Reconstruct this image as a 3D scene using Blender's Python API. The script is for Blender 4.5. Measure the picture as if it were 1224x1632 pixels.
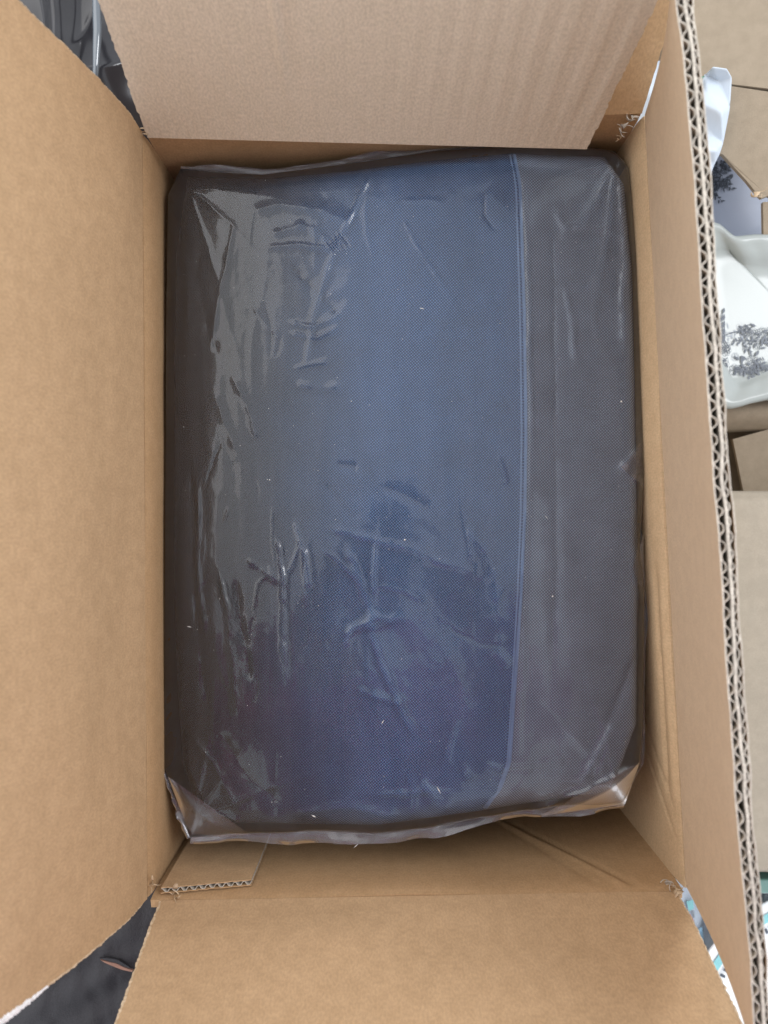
import bpy, math, random
import numpy as np
from mathutils import Vector, Matrix

# ------------------------------------------------------------------ clear
for o in list(bpy.data.objects): bpy.data.objects.remove(o)
S = bpy.context.scene
COL = S.collection
R = math.radians
rng = np.random.RandomState(7)
random.seed(7)

# ------------------------------------------------------------------ camera / world / light / exposure
D, F = 0.55, 1226.0                       # camera height above the box rim (m), focal length in photo pixels
cam = bpy.data.cameras.new('camera'); co = bpy.data.objects.new('camera', cam); COL.objects.link(co)
co.location = (0, 0, D); co.rotation_euler = (0, 0, 0)
cam.sensor_fit = 'VERTICAL'; cam.sensor_height = 36; cam.sensor_width = 27
cam.lens = F / 1632 * 36
cam.clip_start = 0.003; cam.clip_end = 60
cam.dof.use_dof = True; cam.dof.focus_distance = 0.585; cam.dof.aperture_fstop = 6.5
S.camera = co

W = bpy.data.worlds.new('World'); S.world = W; W.use_nodes = True
bg = W.node_tree.nodes['Background']
bg.inputs[0].default_value = (0.93, 0.955, 1.0, 1); bg.inputs[1].default_value = 1.0

def area(name, loc, target, sx, sy, energy, col):
    l = bpy.data.lights.new(name, 'AREA'); l.shape = 'RECTANGLE'; l.size = sx; l.size_y = sy
    l.energy = energy; l.color = col
    o = bpy.data.objects.new(name, l); COL.objects.link(o); o.location = loc
    o.rotation_euler = (Vector(target) - Vector(loc)).to_track_quat('-Z', 'Y').to_euler()
    return o
area('side_light', (-1.7, 1.1, 2.1), (0.05, -0.02, 0), 3.4, 3.0, 36, (1.0, 0.97, 0.93))
area('side_light', (2.0, 0.9, 2.0), (0.05, 0.0, 0), 0.7, 1.7, 30, (0.96, 0.97, 1.0))  # unseen lamp, added small and bright for thin glints on the film

S.view_settings.view_transform = 'Standard'; S.view_settings.look = 'None'
S.view_settings.exposure = 0.50; S.view_settings.gamma = 1.0
S.view_settings.use_curve_mapping = False
S.render.resolution_x = 768; S.render.resolution_y = 1024
S.render.engine = 'CYCLES'
S.cycles.max_bounces = 7; S.cycles.transparent_max_bounces = 12
S.cycles.diffuse_bounces = 3; S.cycles.glossy_bounces = 2

# ------------------------------------------------------------------ helpers
def P(px, py, z):
    k = (D - z) / F
    return np.array([(px - 612) * k, (816 - py) * k, z])

_tab = np.random.RandomState(11).rand(256, 256)
def vnoise(x, y):
    x = np.asarray(x, float); y = np.asarray(y, float)
    xi = np.floor(x).astype(int); yi = np.floor(y).astype(int)
    fx = x - xi; fy = y - yi
    fx = fx * fx * fx * (fx * (fx * 6 - 15) + 10); fy = fy * fy * fy * (fy * (fy * 6 - 15) + 10)
    a = _tab[xi % 256, yi % 256]; b = _tab[(xi + 1) % 256, yi % 256]
    c = _tab[xi % 256, (yi + 1) % 256]; d = _tab[(xi + 1) % 256, (yi + 1) % 256]
    return ((a * (1 - fx) + b * fx) * (1 - fy) + (c * (1 - fx) + d * fx) * fy) * 2 - 1
def fbm(x, y, n=3, gain=0.5):
    s = 0; a = 1; f = 1
    for i in range(n):
        s = s + a * vnoise(x * f + 17.3 * i, y * f + 9.1 * i); a *= gain; f *= 2.03
    return s
def smooth(a, b, x):
    t = np.clip((x - a) / (b - a), 0, 1); return t * t * (3 - 2 * t)

def pip(name, loc, parent=None):
    e = bpy.data.objects.new(name, None); COL.objects.link(e); e.location = loc
    e.empty_display_size = 0.02
    return e
def tag(o, label, cat, group=None):
    o['label'] = label; o['category'] = cat
    if group: o['group'] = group
    return o
def adopt(o, parent):
    o.parent = parent
    loc = Vector((0, 0, 0)); p = parent
    while p is not None:
        loc += Vector(p.location); p = p.parent
    o.matrix_parent_inverse = Matrix.Translation(-loc)

def mesh(name, verts, faces, mats, parent=None, smooth_=True, uv=None, mi=None, label=None):
    me = bpy.data.meshes.new(name)
    me.from_pydata([tuple(map(float, v)) for v in verts], [], [tuple(map(int, f)) for f in faces])
    if not isinstance(mats, (list, tuple)): mats = [mats]
    for m in mats: me.materials.append(m)
    if mi is not None: me.polygons.foreach_set('material_index', np.asarray(mi, dtype=np.int32))
    me.polygons.foreach_set('use_smooth', np.full(len(me.polygons), smooth_, dtype=bool))
    if uv is not None:
        l = me.uv_layers.new(name='UVMap')
        idx = np.zeros(len(me.loops), dtype=np.int32); me.loops.foreach_get('vertex_index', idx)
        l.data.foreach_set('uv', np.asarray(uv, dtype=np.float32)[idx].ravel())
    me.update()
    o = bpy.data.objects.new(name, me); COL.objects.link(o)
    if parent is not None: adopt(o, parent)
    if label: o['label'] = label
    return o

def grid_faces(n, m, off=0, flip=False):
    i, j = np.meshgrid(np.arange(n - 1), np.arange(m - 1), indexing='ij')
    a = (i * m + j).ravel() + off
    f = np.stack([a, a + m, a + m + 1, a + 1], 1)
    return f[:, ::-1] if flip else f

def normals(G):
    du = np.gradient(G, axis=0); dv = np.gradient(G, axis=1)
    n = np.cross(du, dv); return n / (np.linalg.norm(n, axis=2, keepdims=True) + 1e-12)

def panel(name, G, outward, th, mats, parent, Lu=None, Lv=None, label=None):
    """thick sheet: G is the (n,m,3) inner surface, thickness grows towards 'outward'"""
    n, m = G.shape[:2]
    N = normals(G)
    sgn = 1 if (N.reshape(-1, 3).mean(0) @ np.array(outward)) > 0 else -1
    Hh = G + N * sgn * th
    V = np.concatenate([G.reshape(-1, 3), Hh.reshape(-1, 3)])
    f1 = grid_faces(n, m, 0, sgn > 0); f2 = grid_faces(n, m, n * m, sgn < 0)
    brd = [(i, 0) for i in range(n)] + [(n - 1, j) for j in range(1, m)] + \
          [(i, m - 1) for i in range(n - 2, -1, -1)] + [(0, j) for j in range(m - 2, 0, -1)]
    ids = [i * m + j for i, j in brd]
    fe = []
    for a, b in zip(ids, ids[1:] + ids[:1]):
        q = (a, b, b + n * m, a + n * m)
        fe.append(q if sgn > 0 else q[::-1])
    faces = np.concatenate([f1, f2, np.array(fe)])
    mi = [0] * (len(f1) + len(f2)) + [0] * (n - 1) + [1] * (len(fe) - n + 1)   # the fold side (first border run) stays liner-brown
    lu = np.linalg.norm(np.diff(G[:, 0], axis=0), axis=1).sum(); lv = np.linalg.norm(np.diff(G[0], axis=0), axis=1).sum()
    u, v = np.meshgrid(np.linspace(0, lu, n), np.linspace(0, lv, m), indexing='ij')
    uv = np.stack([u.ravel(), v.ravel()], 1); uv = np.concatenate([uv, uv])
    o = mesh(name, V, faces, mats, parent, True, uv, mi, label)
    me = o.data
    sh = np.zeros(len(me.polygons), dtype=bool); sh[:len(f1) + len(f2)] = True
    me.polygons.foreach_set('use_smooth', sh)
    me.set_sharp_from_angle(angle=R(50))
    return o

def interp_curve(pts, t):
    """polyline (k,3) sampled at t in 0..1 by arc length"""
    pts = np.asarray(pts, float)
    d = np.r_[0, np.cumsum(np.linalg.norm(np.diff(pts, axis=0), axis=1))]; d /= d[-1]
    return np.stack([np.interp(t, d, pts[:, c]) for c in range(pts.shape[1])], -1)

def seg_dist(X, Y, poly):
    """distance of points to a polyline, and position 0..1 along it"""
    best = np.full(X.shape, 1e9); par = np.zeros(X.shape)
    poly = np.asarray(poly)[:, :2]
    L = np.r_[0, np.cumsum(np.linalg.norm(np.diff(poly, axis=0), axis=1))]
    for k in range(len(poly) - 1):
        a, b = poly[k], poly[k + 1]; ab = b - a
        t = np.clip(((X - a[0]) * ab[0] + (Y - a[1]) * ab[1]) / (ab @ ab), 0, 1)
        d = np.hypot(X - a[0] - t * ab[0], Y - a[1] - t * ab[1])
        w = d < best
        best = np.where(w, d, best); par = np.where(w, (L[k] + t * (L[k + 1] - L[k])) / L[-1], par)
    return best, par

def tube(pts, r, n=8, closed_ends=True):
    pts = np.asarray(pts, float); V = []; Fc = []
    T = np.gradient(pts, axis=0); T /= np.linalg.norm(T, axis=1, keepdims=True)
    up = np.array([0, 0, 1.0])
    rr = np.broadcast_to(r, (len(pts),))
    for i, (p, t) in enumerate(zip(pts, T)):
        a = np.cross(t, up)
        if np.linalg.norm(a) < 1e-3: a = np.cross(t, [1, 0, 0])
        a /= np.linalg.norm(a); b = np.cross(t, a)
        for k in range(n):
            th = 2 * math.pi * k / n
            V.append(p + rr[i] * (a * math.cos(th) + b * math.sin(th)))
    for i in range(len(pts) - 1):
        for k in range(n):
            Fc.append((i * n + k, i * n + (k + 1) % n, (i + 1) * n + (k + 1) % n, (i + 1) * n + k))
    if closed_ends:
        Fc.append(tuple(range(n))[::-1]); Fc.append(tuple(range((len(pts) - 1) * n, len(pts) * n)))
    return V, Fc

# ------------------------------------------------------------------ materials
class NT:
    def __init__(s, name):
        s.m = bpy.data.materials.new(name); s.m.use_nodes = True
        s.t = s.m.node_tree; s.t.nodes.clear()
        s.out = s.t.nodes.new('ShaderNodeOutputMaterial')
    def n(s, typ, **kw):
        nd = s.t.nodes.new(typ)
        for k, v in kw.items():
            if k.startswith('i_'):
                key = k[2:]; key = int(key) if key.isdigit() else key.replace('_', ' ')
                nd.inputs[key].default_value = v
            else: setattr(nd, k, v)
        return nd
    def l(s, a, b): s.t.links.new(a, b)

def mat_kraft(name, c1, c2, rib=0.0, rib_pitch=0.0072, speck=0.5, rough=0.82, ribcol=0.0):
    a = NT(name)
    tc = a.n('ShaderNodeTexCoord')
    big = a.n('ShaderNodeTexNoise', i_Scale=110.0, i_Detail=3.0); a.l(tc.outputs['Object'], big.inputs['Vector'])
    mp = a.n('ShaderNodeMapping'); mp.inputs['Scale'].default_value = (1, .6, 1)
    a.l(tc.outputs['UV'], mp.inputs['Vector'])
    fine = a.n('ShaderNodeTexNoise', i_Scale=1500.0, i_Detail=1.0, i_Roughness=.7); a.l(tc.outputs['Object'], fine.inputs['Vector'])
    fib = a.n('ShaderNodeTexNoise', i_Scale=700.0, i_Detail=0.0); a.l(mp.outputs[0], fib.inputs['Vector'])
    r1 = a.n('ShaderNodeMix', data_type='RGBA'); r1.inputs['A'].default_value = (*c1, 1); r1.inputs['B'].default_value = (*c2, 1)
    mr = a.n('ShaderNodeMapRange'); mr.inputs[1].default_value = .35; mr.inputs[2].default_value = .65
    a.l(big.outputs[0], mr.inputs[0]); a.l(mr.outputs[0], r1.inputs['Factor'])
    add = a.n('ShaderNodeMath', operation='ADD'); a.l(fine.outputs[0], add.inputs[0]); a.l(fib.outputs[0], add.inputs[1])
    m2 = a.n('ShaderNodeMapRange'); m2.inputs[1].default_value = .7; m2.inputs[2].default_value = 1.3
    m2.inputs[3].default_value = 1 - .20 * speck; m2.inputs[4].default_value = 1 + .16 * speck
    a.l(add.outputs[0], m2.inputs[0])
    mul = a.n('ShaderNodeMix', data_type='RGBA', blend_type='MULTIPLY'); mul.inputs['Factor'].default_value = 1
    a.l(r1.outputs['Result'], mul.inputs['A']); a.l(m2.outputs[0], mul.inputs['B'])
    col = mul.outputs['Result']
    b = a.n('ShaderNodeBsdfPrincipled'); b.inputs['Roughness'].default_value = rough
    b.inputs['Specular IOR Level'].default_value = .25
    bump = a.n('ShaderNodeBump', i_Strength=.22, i_Distance=.0005)
    hgt = add.outputs[0]
    if rib > 0:
        sep = a.n('ShaderNodeSeparateXYZ'); 
        dst = a.n('ShaderNodeTexNoise', i_Scale=14.0); a.l(tc.outputs['UV'], dst.inputs['Vector'])
        a.l(tc.outputs['UV'], sep.inputs[0])
        ma = a.n('ShaderNodeMath', operation='MULTIPLY_ADD'); ma.inputs[1].default_value = .004
        a.l(dst.outputs[0], ma.inputs[0]); a.l(sep.outputs[0], ma.inputs[2])
        mm = a.n('ShaderNodeMath', operation='MULTIPLY'); mm.inputs[1].default_value = 2 * math.pi / rib_pitch
        a.l(ma.outputs[0], mm.inputs[0])
        sn = a.n('ShaderNodeMath', operation='SINE'); a.l(mm.outputs[0], sn.inputs[0])
        var = a.n('ShaderNodeTexNoise', i_Scale=9.0); a.l(tc.outputs['UV'], var.inputs['Vector'])
        sv = a.n('ShaderNodeMath', operation='MULTIPLY'); a.l(sn.outputs[0], sv.inputs[0]); a.l(var.outputs[0], sv.inputs[1])
        ad = a.n('ShaderNodeMath', operation='MULTIPLY_ADD'); ad.inputs[1].default_value = rib
        a.l(sv.outputs[0], ad.inputs[0]); a.l(add.outputs[0], ad.inputs[2]); hgt = ad.outputs[0]
    a.l(hgt, bump.inputs['Height']); a.l(bump.outputs[0], b.inputs['Normal'])
    a.l(col, b.inputs['Base Color']); a.l(b.outputs[0], a.out.inputs[0])
    return a.m

def mat_plain(name, col, rough=.6, spec=.5, noise=0.0, nscale=60, bump=0.0, bscale=200, metallic=0, coat=0):
    a = NT(name); tc = a.n('ShaderNodeTexCoord')
    b = a.n('ShaderNodeBsdfPrincipled'); b.inputs['Roughness'].default_value = rough
    b.inputs['Specular IOR Level'].default_value = spec; b.inputs['Coat Weight'].default_value = coat
    b.inputs['Coat Roughness'].default_value = .05
    nz = a.n('ShaderNodeTexNoise', i_Scale=float(nscale), i_Detail=4.0); a.l(tc.outputs['Object'], nz.inputs['Vector'])
    r = a.n('ShaderNodeMix', data_type='RGBA')
    r.inputs['A'].default_value = (*[c * (1 - noise) for c in col], 1); r.inputs['B'].default_value = (*[min(1, c * (1 + noise)) for c in col], 1)
    a.l(nz.outputs[0], r.inputs['Factor']); a.l(r.outputs['Result'], b.inputs['Base Color'])
    if bump > 0:
        n2 = a.n('ShaderNodeTexNoise', i_Scale=float(bscale), i_Detail=3.0); a.l(tc.outputs['Object'], n2.inputs['Vector'])
        bp = a.n('ShaderNodeBump', i_Strength=bump, i_Distance=.001); a.l(n2.outputs[0], bp.inputs['Height']); a.l(bp.outputs[0], b.inputs['Normal'])
    a.l(b.outputs[0], a.out.inputs[0])
    return a.m

def mat_weave(name, dark, light, pitch=0.0023, flank_shade=False):
    """coarse woven cloth: pale thread crossings on a darker ground"""
    a = NT(name); tc = a.n('ShaderNodeTexCoord')
    mp = a.n('ShaderNodeMapping'); k = 2 * math.pi / pitch
    mp.inputs['Scale'].default_value = (k, k, 0); mp.inputs['Rotation'].default_value = (0, 0, R(4))
    a.l(tc.outputs['Object'], mp.inputs['Vector'])
    sp = a.n('ShaderNodeSeparateXYZ'); a.l(mp.outputs[0], sp.inputs[0])
    s1 = a.n('ShaderNodeMath', operation='SINE'); a.l(sp.outputs[0], s1.inputs[0])
    s2 = a.n('ShaderNodeMath', operation='SINE'); a.l(sp.outputs[1], s2.inputs[0])
    pr = a.n('ShaderNodeMath', operation='MULTIPLY'); a.l(s1.outputs[0], pr.inputs[0]); a.l(s2.outputs[0], pr.inputs[1])
    mr = a.n('ShaderNodeMapRange'); mr.inputs[1].default_value = -.15; mr.inputs[2].default_value = .65
    a.l(pr.outputs[0], mr.inputs[0])
    nz = a.n('ShaderNodeTexNoise', i_Scale=40.0, i_Detail=4.0); a.l(tc.outputs['Object'], nz.inputs['Vector'])
    m2 = a.n('ShaderNodeMapRange'); m2.inputs[3].default_value = .75; m2.inputs[4].default_value = 1.25; a.l(nz.outputs[0], m2.inputs[0])
    mx = a.n('ShaderNodeMix', data_type='RGBA'); mx.inputs['A'].default_value = (*dark, 1); mx.inputs['B'].default_value = (*light, 1)
    a.l(mr.outputs[0], mx.inputs['Factor'])
    mu = a.n('ShaderNodeMix', data_type='RGBA', blend_type='MULTIPLY'); mu.inputs['Factor'].default_value = 1
    a.l(mx.outputs['Result'], mu.inputs['A']); a.l(m2.outputs[0], mu.inputs['B'])
    if flank_shade:                                   # shade on the bag's left flank painted into the colour, near-black to blue
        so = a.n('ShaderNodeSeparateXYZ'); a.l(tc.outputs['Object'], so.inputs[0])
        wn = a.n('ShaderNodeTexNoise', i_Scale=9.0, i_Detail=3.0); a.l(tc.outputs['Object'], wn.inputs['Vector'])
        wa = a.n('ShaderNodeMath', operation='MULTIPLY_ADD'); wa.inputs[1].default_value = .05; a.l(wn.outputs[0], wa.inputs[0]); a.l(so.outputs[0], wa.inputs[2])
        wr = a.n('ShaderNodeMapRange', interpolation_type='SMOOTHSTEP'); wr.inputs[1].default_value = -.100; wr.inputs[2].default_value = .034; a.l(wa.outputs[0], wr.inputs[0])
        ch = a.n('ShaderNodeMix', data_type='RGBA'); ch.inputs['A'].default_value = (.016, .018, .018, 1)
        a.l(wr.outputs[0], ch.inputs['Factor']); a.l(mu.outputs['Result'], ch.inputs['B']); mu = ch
    b = a.n('ShaderNodeBsdfPrincipled'); b.inputs['Roughness'].default_value = .8; b.inputs['Specular IOR Level'].default_value = .2
    bp = a.n('ShaderNodeBump', i_Strength=.5, i_Distance=.0004); a.l(pr.outputs[0], bp.inputs['Height']); a.l(bp.outputs[0], b.inputs['Normal'])
    a.l(mu.outputs['Result'], b.inputs['Base Color']); a.l(b.outputs[0], a.out.inputs[0])
    return a.m

def mat_film(name, tint=(.96, .96, .97), haze=.036, gain=1.4, rough=.05, hazecol=(.74, .75, .86)):
    """thin clear polythene: lets light straight through, mirrors by fresnel, a little milky"""
    a = NT(name)
    fr = a.n('ShaderNodeFresnel', i_IOR=1.5)
    g = a.n('ShaderNodeMath', operation='MULTIPLY'); g.inputs[1].default_value = gain; g.use_clamp = True
    a.l(fr.outputs[0], g.inputs[0])
    tr = a.n('ShaderNodeBsdfTransparent'); tr.inputs[0].default_value = (*tint, 1)
    df = a.n('ShaderNodeBsdfDiffuse'); df.inputs[0].default_value = (*hazecol, 1)
    gs = a.n('ShaderNodeBsdfGlossy'); gs.inputs['Roughness'].default_value = .30; gh = a.n('ShaderNodeBsdfGlossy'); gh.inputs['Roughness'].default_value = .08
    gl = a.n('ShaderNodeMixShader'); gl.inputs[0].default_value = .52; a.l(gs.outputs[0], gl.inputs[1]); a.l(gh.outputs[0], gl.inputs[2])
    tc = a.n('ShaderNodeTexCoord')
    mp = a.n('ShaderNodeMapping'); mp.inputs['Scale'].default_value = (1, .45, 1); a.l(tc.outputs['Object'], mp.inputs['Vector'])
    nz = a.n('ShaderNodeTexNoise', i_Scale=60.0, i_Detail=2.0, i_Distortion=.6); a.l(mp.outputs[0], nz.inputs['Vector'])
    bp = a.n('ShaderNodeBump', i_Strength=.07, i_Distance=.002); a.l(nz.outputs[0], bp.inputs['Height'])
    a.l(bp.outputs[0], gs.inputs['Normal']); a.l(bp.outputs[0], gh.inputs['Normal'])
    m1 = a.n('ShaderNodeMixShader')
    m5 = a.n('ShaderNodeMapping'); m5.inputs['Scale'].default_value = (1, .07, 1); a.l(tc.outputs['Object'], m5.inputs['Vector'])
    hz = a.n('ShaderNodeTexNoise', i_Scale=110.0, i_Detail=3.0, i_Distortion=.8); a.l(m5.outputs[0], hz.inputs['Vector'])
    hr = a.n('ShaderNodeMapRange'); hr.inputs[1].default_value = .3; hr.inputs[2].default_value = .75; hr.inputs[3].default_value = haze * .8; hr.inputs[4].default_value = haze * 1.25
    a.l(hz.outputs[0], hr.inputs[0]); a.l(hr.outputs[0], m1.inputs[0])
    a.l(tr.outputs[0], m1.inputs[1]); a.l(df.outputs[0], m1.inputs[2])
    m2 = a.n('ShaderNodeMixShader'); a.l(g.outputs[0], m2.inputs[0]); a.l(m1.outputs[0], m2.inputs[1]); a.l(gl.outputs[0], m2.inputs[2])
    a.l(m2.outputs[0], a.out.inputs[0])
    return a.m

KR = mat_kraft('kraft_inside', (.452, .302, .172), (.496, .334, .193), rib=.3, rib_pitch=.0085)
KRW = mat_kraft('kraft_wall', (.438, .280, .148), (.47, .304, .166), rib=.5)
KRIB = mat_kraft('kraft_ribbed', (.61, .51, .395), (.635, .53, .415), rib=1.8, rib_pitch=.0064, speck=.6)
KPALE = mat_kraft('kraft_pale', (.65, .49, .335), (.69, .525, .36), rib=.0, speck=.3)
KEDGE = mat_kraft('kraft_cut_edge', (.50, .37, .235), (.62, .48, .33), speck=1.0)
KWHITE = mat_kraft('flute_paper', (.47, .43, .37), (.58, .535, .465), speck=1.0)
KGREY = mat_kraft('greyish_carton', (.34, .30, .24), (.37, .325, .26), rib=.4, speck=.7)
KGREY2 = mat_kraft('brown_grey_carton', (.27, .22, .16), (.30, .245, .18), rib=.6, speck=.8)
BLUE = mat_weave('blue_weave', (.013, .037, .102), (.150, .30, .555), flank_shade=True)
GREYW = mat_weave('grey_weave', (.095, .122, .172), (.34, .42, .54))
PIPE = mat_weave('piping_cloth', (.16, .27, .48), (.36, .50, .72), .0011)
FILM = mat_film('clear_film')
FILM2 = mat_film('doubled_film', tint=(.80, .80, .83), haze=.15)
CERAMIC = mat_plain('glazed_ceramic', (.33, .36, .35), .18, .5, .04, 30, .05, 60)
INK = mat_plain('slate_blue_print', (.065, .08, .105), .3, .4, .3, 300)
INK2 = mat_plain('grey_blue_print', (.24, .27, .31), .3, .4, .3, 300)
PAPER = mat_plain('white_paper', (.52, .59, .67), .5, .4, .08, 40, .5, 55)
TEAL = mat_plain('teal_print', (.24, .55, .58), .4, .4, .15, 100)
GREEN = mat_plain('green_print', (.06, .20, .13), .5, .4, .1, 100)
RED = mat_plain('red_print', (.55, .08, .10), .4, .4, .1, 100)
BLACKFILM = mat_plain('black_polythene', (.022, .022, .026), .16, .5, .2, 60, .06, 40)
CHARCOAL = mat_plain('charcoal_cloth', (.026, .025, .030), .55, .4, .45, 500, .6, 900)
TEAR = mat_plain('torn_lining', (.30, .17, .13), .8, .2, .2, 200)
WCLOTH = mat_plain('white_cloth', (.78, .83, .88), .8, .2, .12, 400, .8, 500)
FLOOR = mat_plain('wood_floor', (.10, .07, .05), .5, .4, .3, 20, .1, 60)
LINT = mat_plain('white_lint', (.85, .85, .85), .7, .2)

# ------------------------------------------------------------------ the setting
ZF = -0.272
fl = mesh('floor', [(-3, -3, ZF), (3, -3, ZF), (3, 3, ZF), (-3, 3, ZF)], [(0, 1, 2, 3)], FLOOR)
fl['kind'] = 'structure'

# ------------------------------------------------------------------ the cardboard box
TL = np.array([-.1705, .2696]); TR = np.array([.1839, .2831]); BR = np.array([.2135, -.2687]); BL = np.array([-.1669, -.2754])
ZB = -0.262
box = tag(pip('cardboard_box', (0.012, 0, ZF)), 'large open brown cardboard box with upright flaps, holding the wrapped blue bag', 'cardboard box')

def wall_grid(a, b, inward, n=90, m=40, dent=.0012, seed=0., extra=None):
    s, t = np.meshgrid(np.linspace(0, 1, n), np.linspace(0, 1, m), indexing='ij')
    G = np.zeros((n, m, 3))
    G[..., 0] = a[0] + (b[0] - a[0]) * s; G[..., 1] = a[1] + (b[1] - a[1]) * s; G[..., 2] = ZB * t
    d = dent * fbm(s * 4 + seed, t * 2 + seed, 3) * np.sin(np.pi * np.clip(s * 1.0, 0, 1)) 
    lip = -.0020 * np.exp(-(t * 42)) # rounded-over fold at the rim
    d = d + lip
    if extra is not None: d = d + extra(s, t)
    iv = np.array([*inward, 0.0])
    return G + d[..., None] * iv

mats = [KRW, KEDGE]
panel('wall', wall_grid(TL, BL, (1, 0), seed=1), (-1, 0, 0), .0062, mats, box)
def right_dents(s, t):
    z = -t * abs(ZB)
    d = .0028 * np.exp(-((s - .45) / .25) ** 2) * smooth(0, .15, t)
    y = s * .55
    c = np.abs(z + .018 + .012 * (y - .30)) ; on = smooth(.30, .36, y) * (1 - smooth(.47, .5, y))
    d -= .0022 * np.exp(-(c / .0028) ** 2) * on
    d += .0012 * np.exp(-((z + .008) / .004) ** 2) * on
    for y0 in (.505, .528):                                     # slanting creases by the lower corner
        d -= .0012 * np.exp(-((y - y0 - .9 * z) / .0022) ** 2) * smooth(.004, .02, -z)
    return d
panel('wall', wall_grid(TR, BR, (-1, 0), n=200, m=110, dent=.0016, seed=5, extra=right_dents), (1, 0, 0), .0072, [mat_kraft('kraft_wall_lit', (.58, .415, .25), (.62, .45, .275), rib=.3), KEDGE], box)  # brighter light on the right wall is mixed into its paler kraft colour
panel('wall', wall_grid(TL, TR, (0, -1), seed=9), (0, 1, 0), .0062, mats, box)
def bottom_dents(s, t):
    x = s * .38; z = -t * abs(ZB)
    d = -.0016 * np.exp(-((x - .352 - .62 * z) / .0024) ** 2) * smooth(0.002, .015, -z)
    d += .0014 * np.exp(-((x - .345 - .62 * z) / .003) ** 2) * smooth(0.002, .015, -z)
    d += -.0008 * np.exp(-((x - .326 - .5 * z) / .0020) ** 2) * smooth(0.002, .015, -z)
    return d
panel('wall', wall_grid(BL, BR, (0, 1), n=160, m=80, seed=13, extra=bottom_dents), (0, -1, 0), .0062, mats, box)
bs = np.array([TL + (.003, -.003), TR + (-.003, -.003), BR + (-.003, .003), BL + (.003, .003)])
V = [(*p, ZB + .0002) for p in bs] + [(*p, ZB + .006) for p in bs]
mesh('base', V, [(0, 1, 2, 3)[::-1], (4, 5, 6, 7), (0, 1, 5, 4), (1, 2, 6, 5), (2, 3, 7, 6), (3, 0, 4, 7)], KR, box, False)

def flap_grid(a, b, c, d, n, m, bow=0., bowdir=(0, 0, 0), jit=.00025, und=.0015, seed=0., curve=1.0):
    """a-b along the fold, d-c along the far edge (a->d, b->c)"""
    s, t = np.meshgrid(np.linspace(0, 1, n), np.linspace(0, 1, m), indexing='ij')
    a, b, c, d = map(lambda q: np.asarray(q, float), (a, b, c, d))
    S_, T_ = s[..., None], t[..., None]
    G = (a * (1 - S_) + b * S_) * (1 - T_) + (d * (1 - S_) + c * S_) * T_
    nd = np.asarray(bowdir, float)
    G = G + nd * (bow * (t - t ** 2) * 4 + und * fbm(s * 3 + seed, t * 1.6 + seed, 3) * smooth(0, .2, t))[..., None]
    # ragged knife-cut ends
    ab = (b - a) / np.linalg.norm(b - a)
    e = jit * fbm(t * 60 + seed, s * 0 + seed, 3)
    w = np.where(s < .5, 1 - smooth(0, .02, s), 1 - smooth(0, .02, 1 - s)) * np.where(s < .5, -1, 1)
    G = G + ab * (e * w)[..., None]
    return G

# left flap, opening outwards in a curve
fm = [KR, KEDGE]
G = flap_grid((TL[0] - .0022, TL[1] + .002, .0006), (BL[0] - .0022, BL[1] - .001, .0006), (-.205, -.256, .185), (-.205, .2705, .185), 160, 90,
              bow=.0050, bowdir=(1, 0, 0), und=.0022, seed=3)
panel('flap', G, (-1, 0, 0), .0062, fm, box); GL_ = G.copy()
# lower flap
k0 = P(258, 1441, 0); k1 = P(1077, 1419, 0)
k0[1] = BL[1] + (BR[1] - BL[1]) * (k0[0] - BL[0]) / (BR[0] - BL[0]) - .0022; k1[1] = BL[1] + (BR[1] - BL[1]) * (k1[0] - BL[0]) / (BR[0] - BL[0]) - .0022
G = flap_grid((k0[0], k0[1], .0004), (k1[0], k1[1], .0004), (.2105, -.3305, .185), (-.1588, -.334, .185), 170, 70, bow=.002, bowdir=(0, 1, 0), und=.0022, seed=21)
panel('flap', G, (0, -1, 0), .0062, fm, box)
def frayed(path, r0, r1, mat, seed, parent=box):
    p = interp_curve(path, np.linspace(0, 1, 140)); k = np.linspace(0, 1, 140)
    g = np.random.RandomState(seed); p = p + g.normal(0, .00012, p.shape)
    rr = (r0 + (r1 - r0) * k) * (1 + .28 * g.uniform(-1, 1, 140)); rr[0] = rr[-1] = .0002
    V, Fc = tube(p, rr, 6); return mesh('frayed_edge', V, Fc, mat, parent, False)
frayed(G[0, :, :] + (-.0004, -.0008, 0), .0012, .0010, KEDGE, 1)
frayed(G[-1, :, :] + (.0004, -.0004, 0), .0008, .0009, KEDGE, 2)
frayed(GL_[-1, 4:60, :] + (-.0005, -.0003, 0), .0006, .0010, KEDGE, 3)
frayed(GL_[-1, 58:, :] + (-.001, -.0010, 0), .0012, .0030, LINT, 4)
frayed(GL_[0, 4:, :] + (-.0005, .0003, 0), .0005, .0006, KEDGE, 5)
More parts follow.
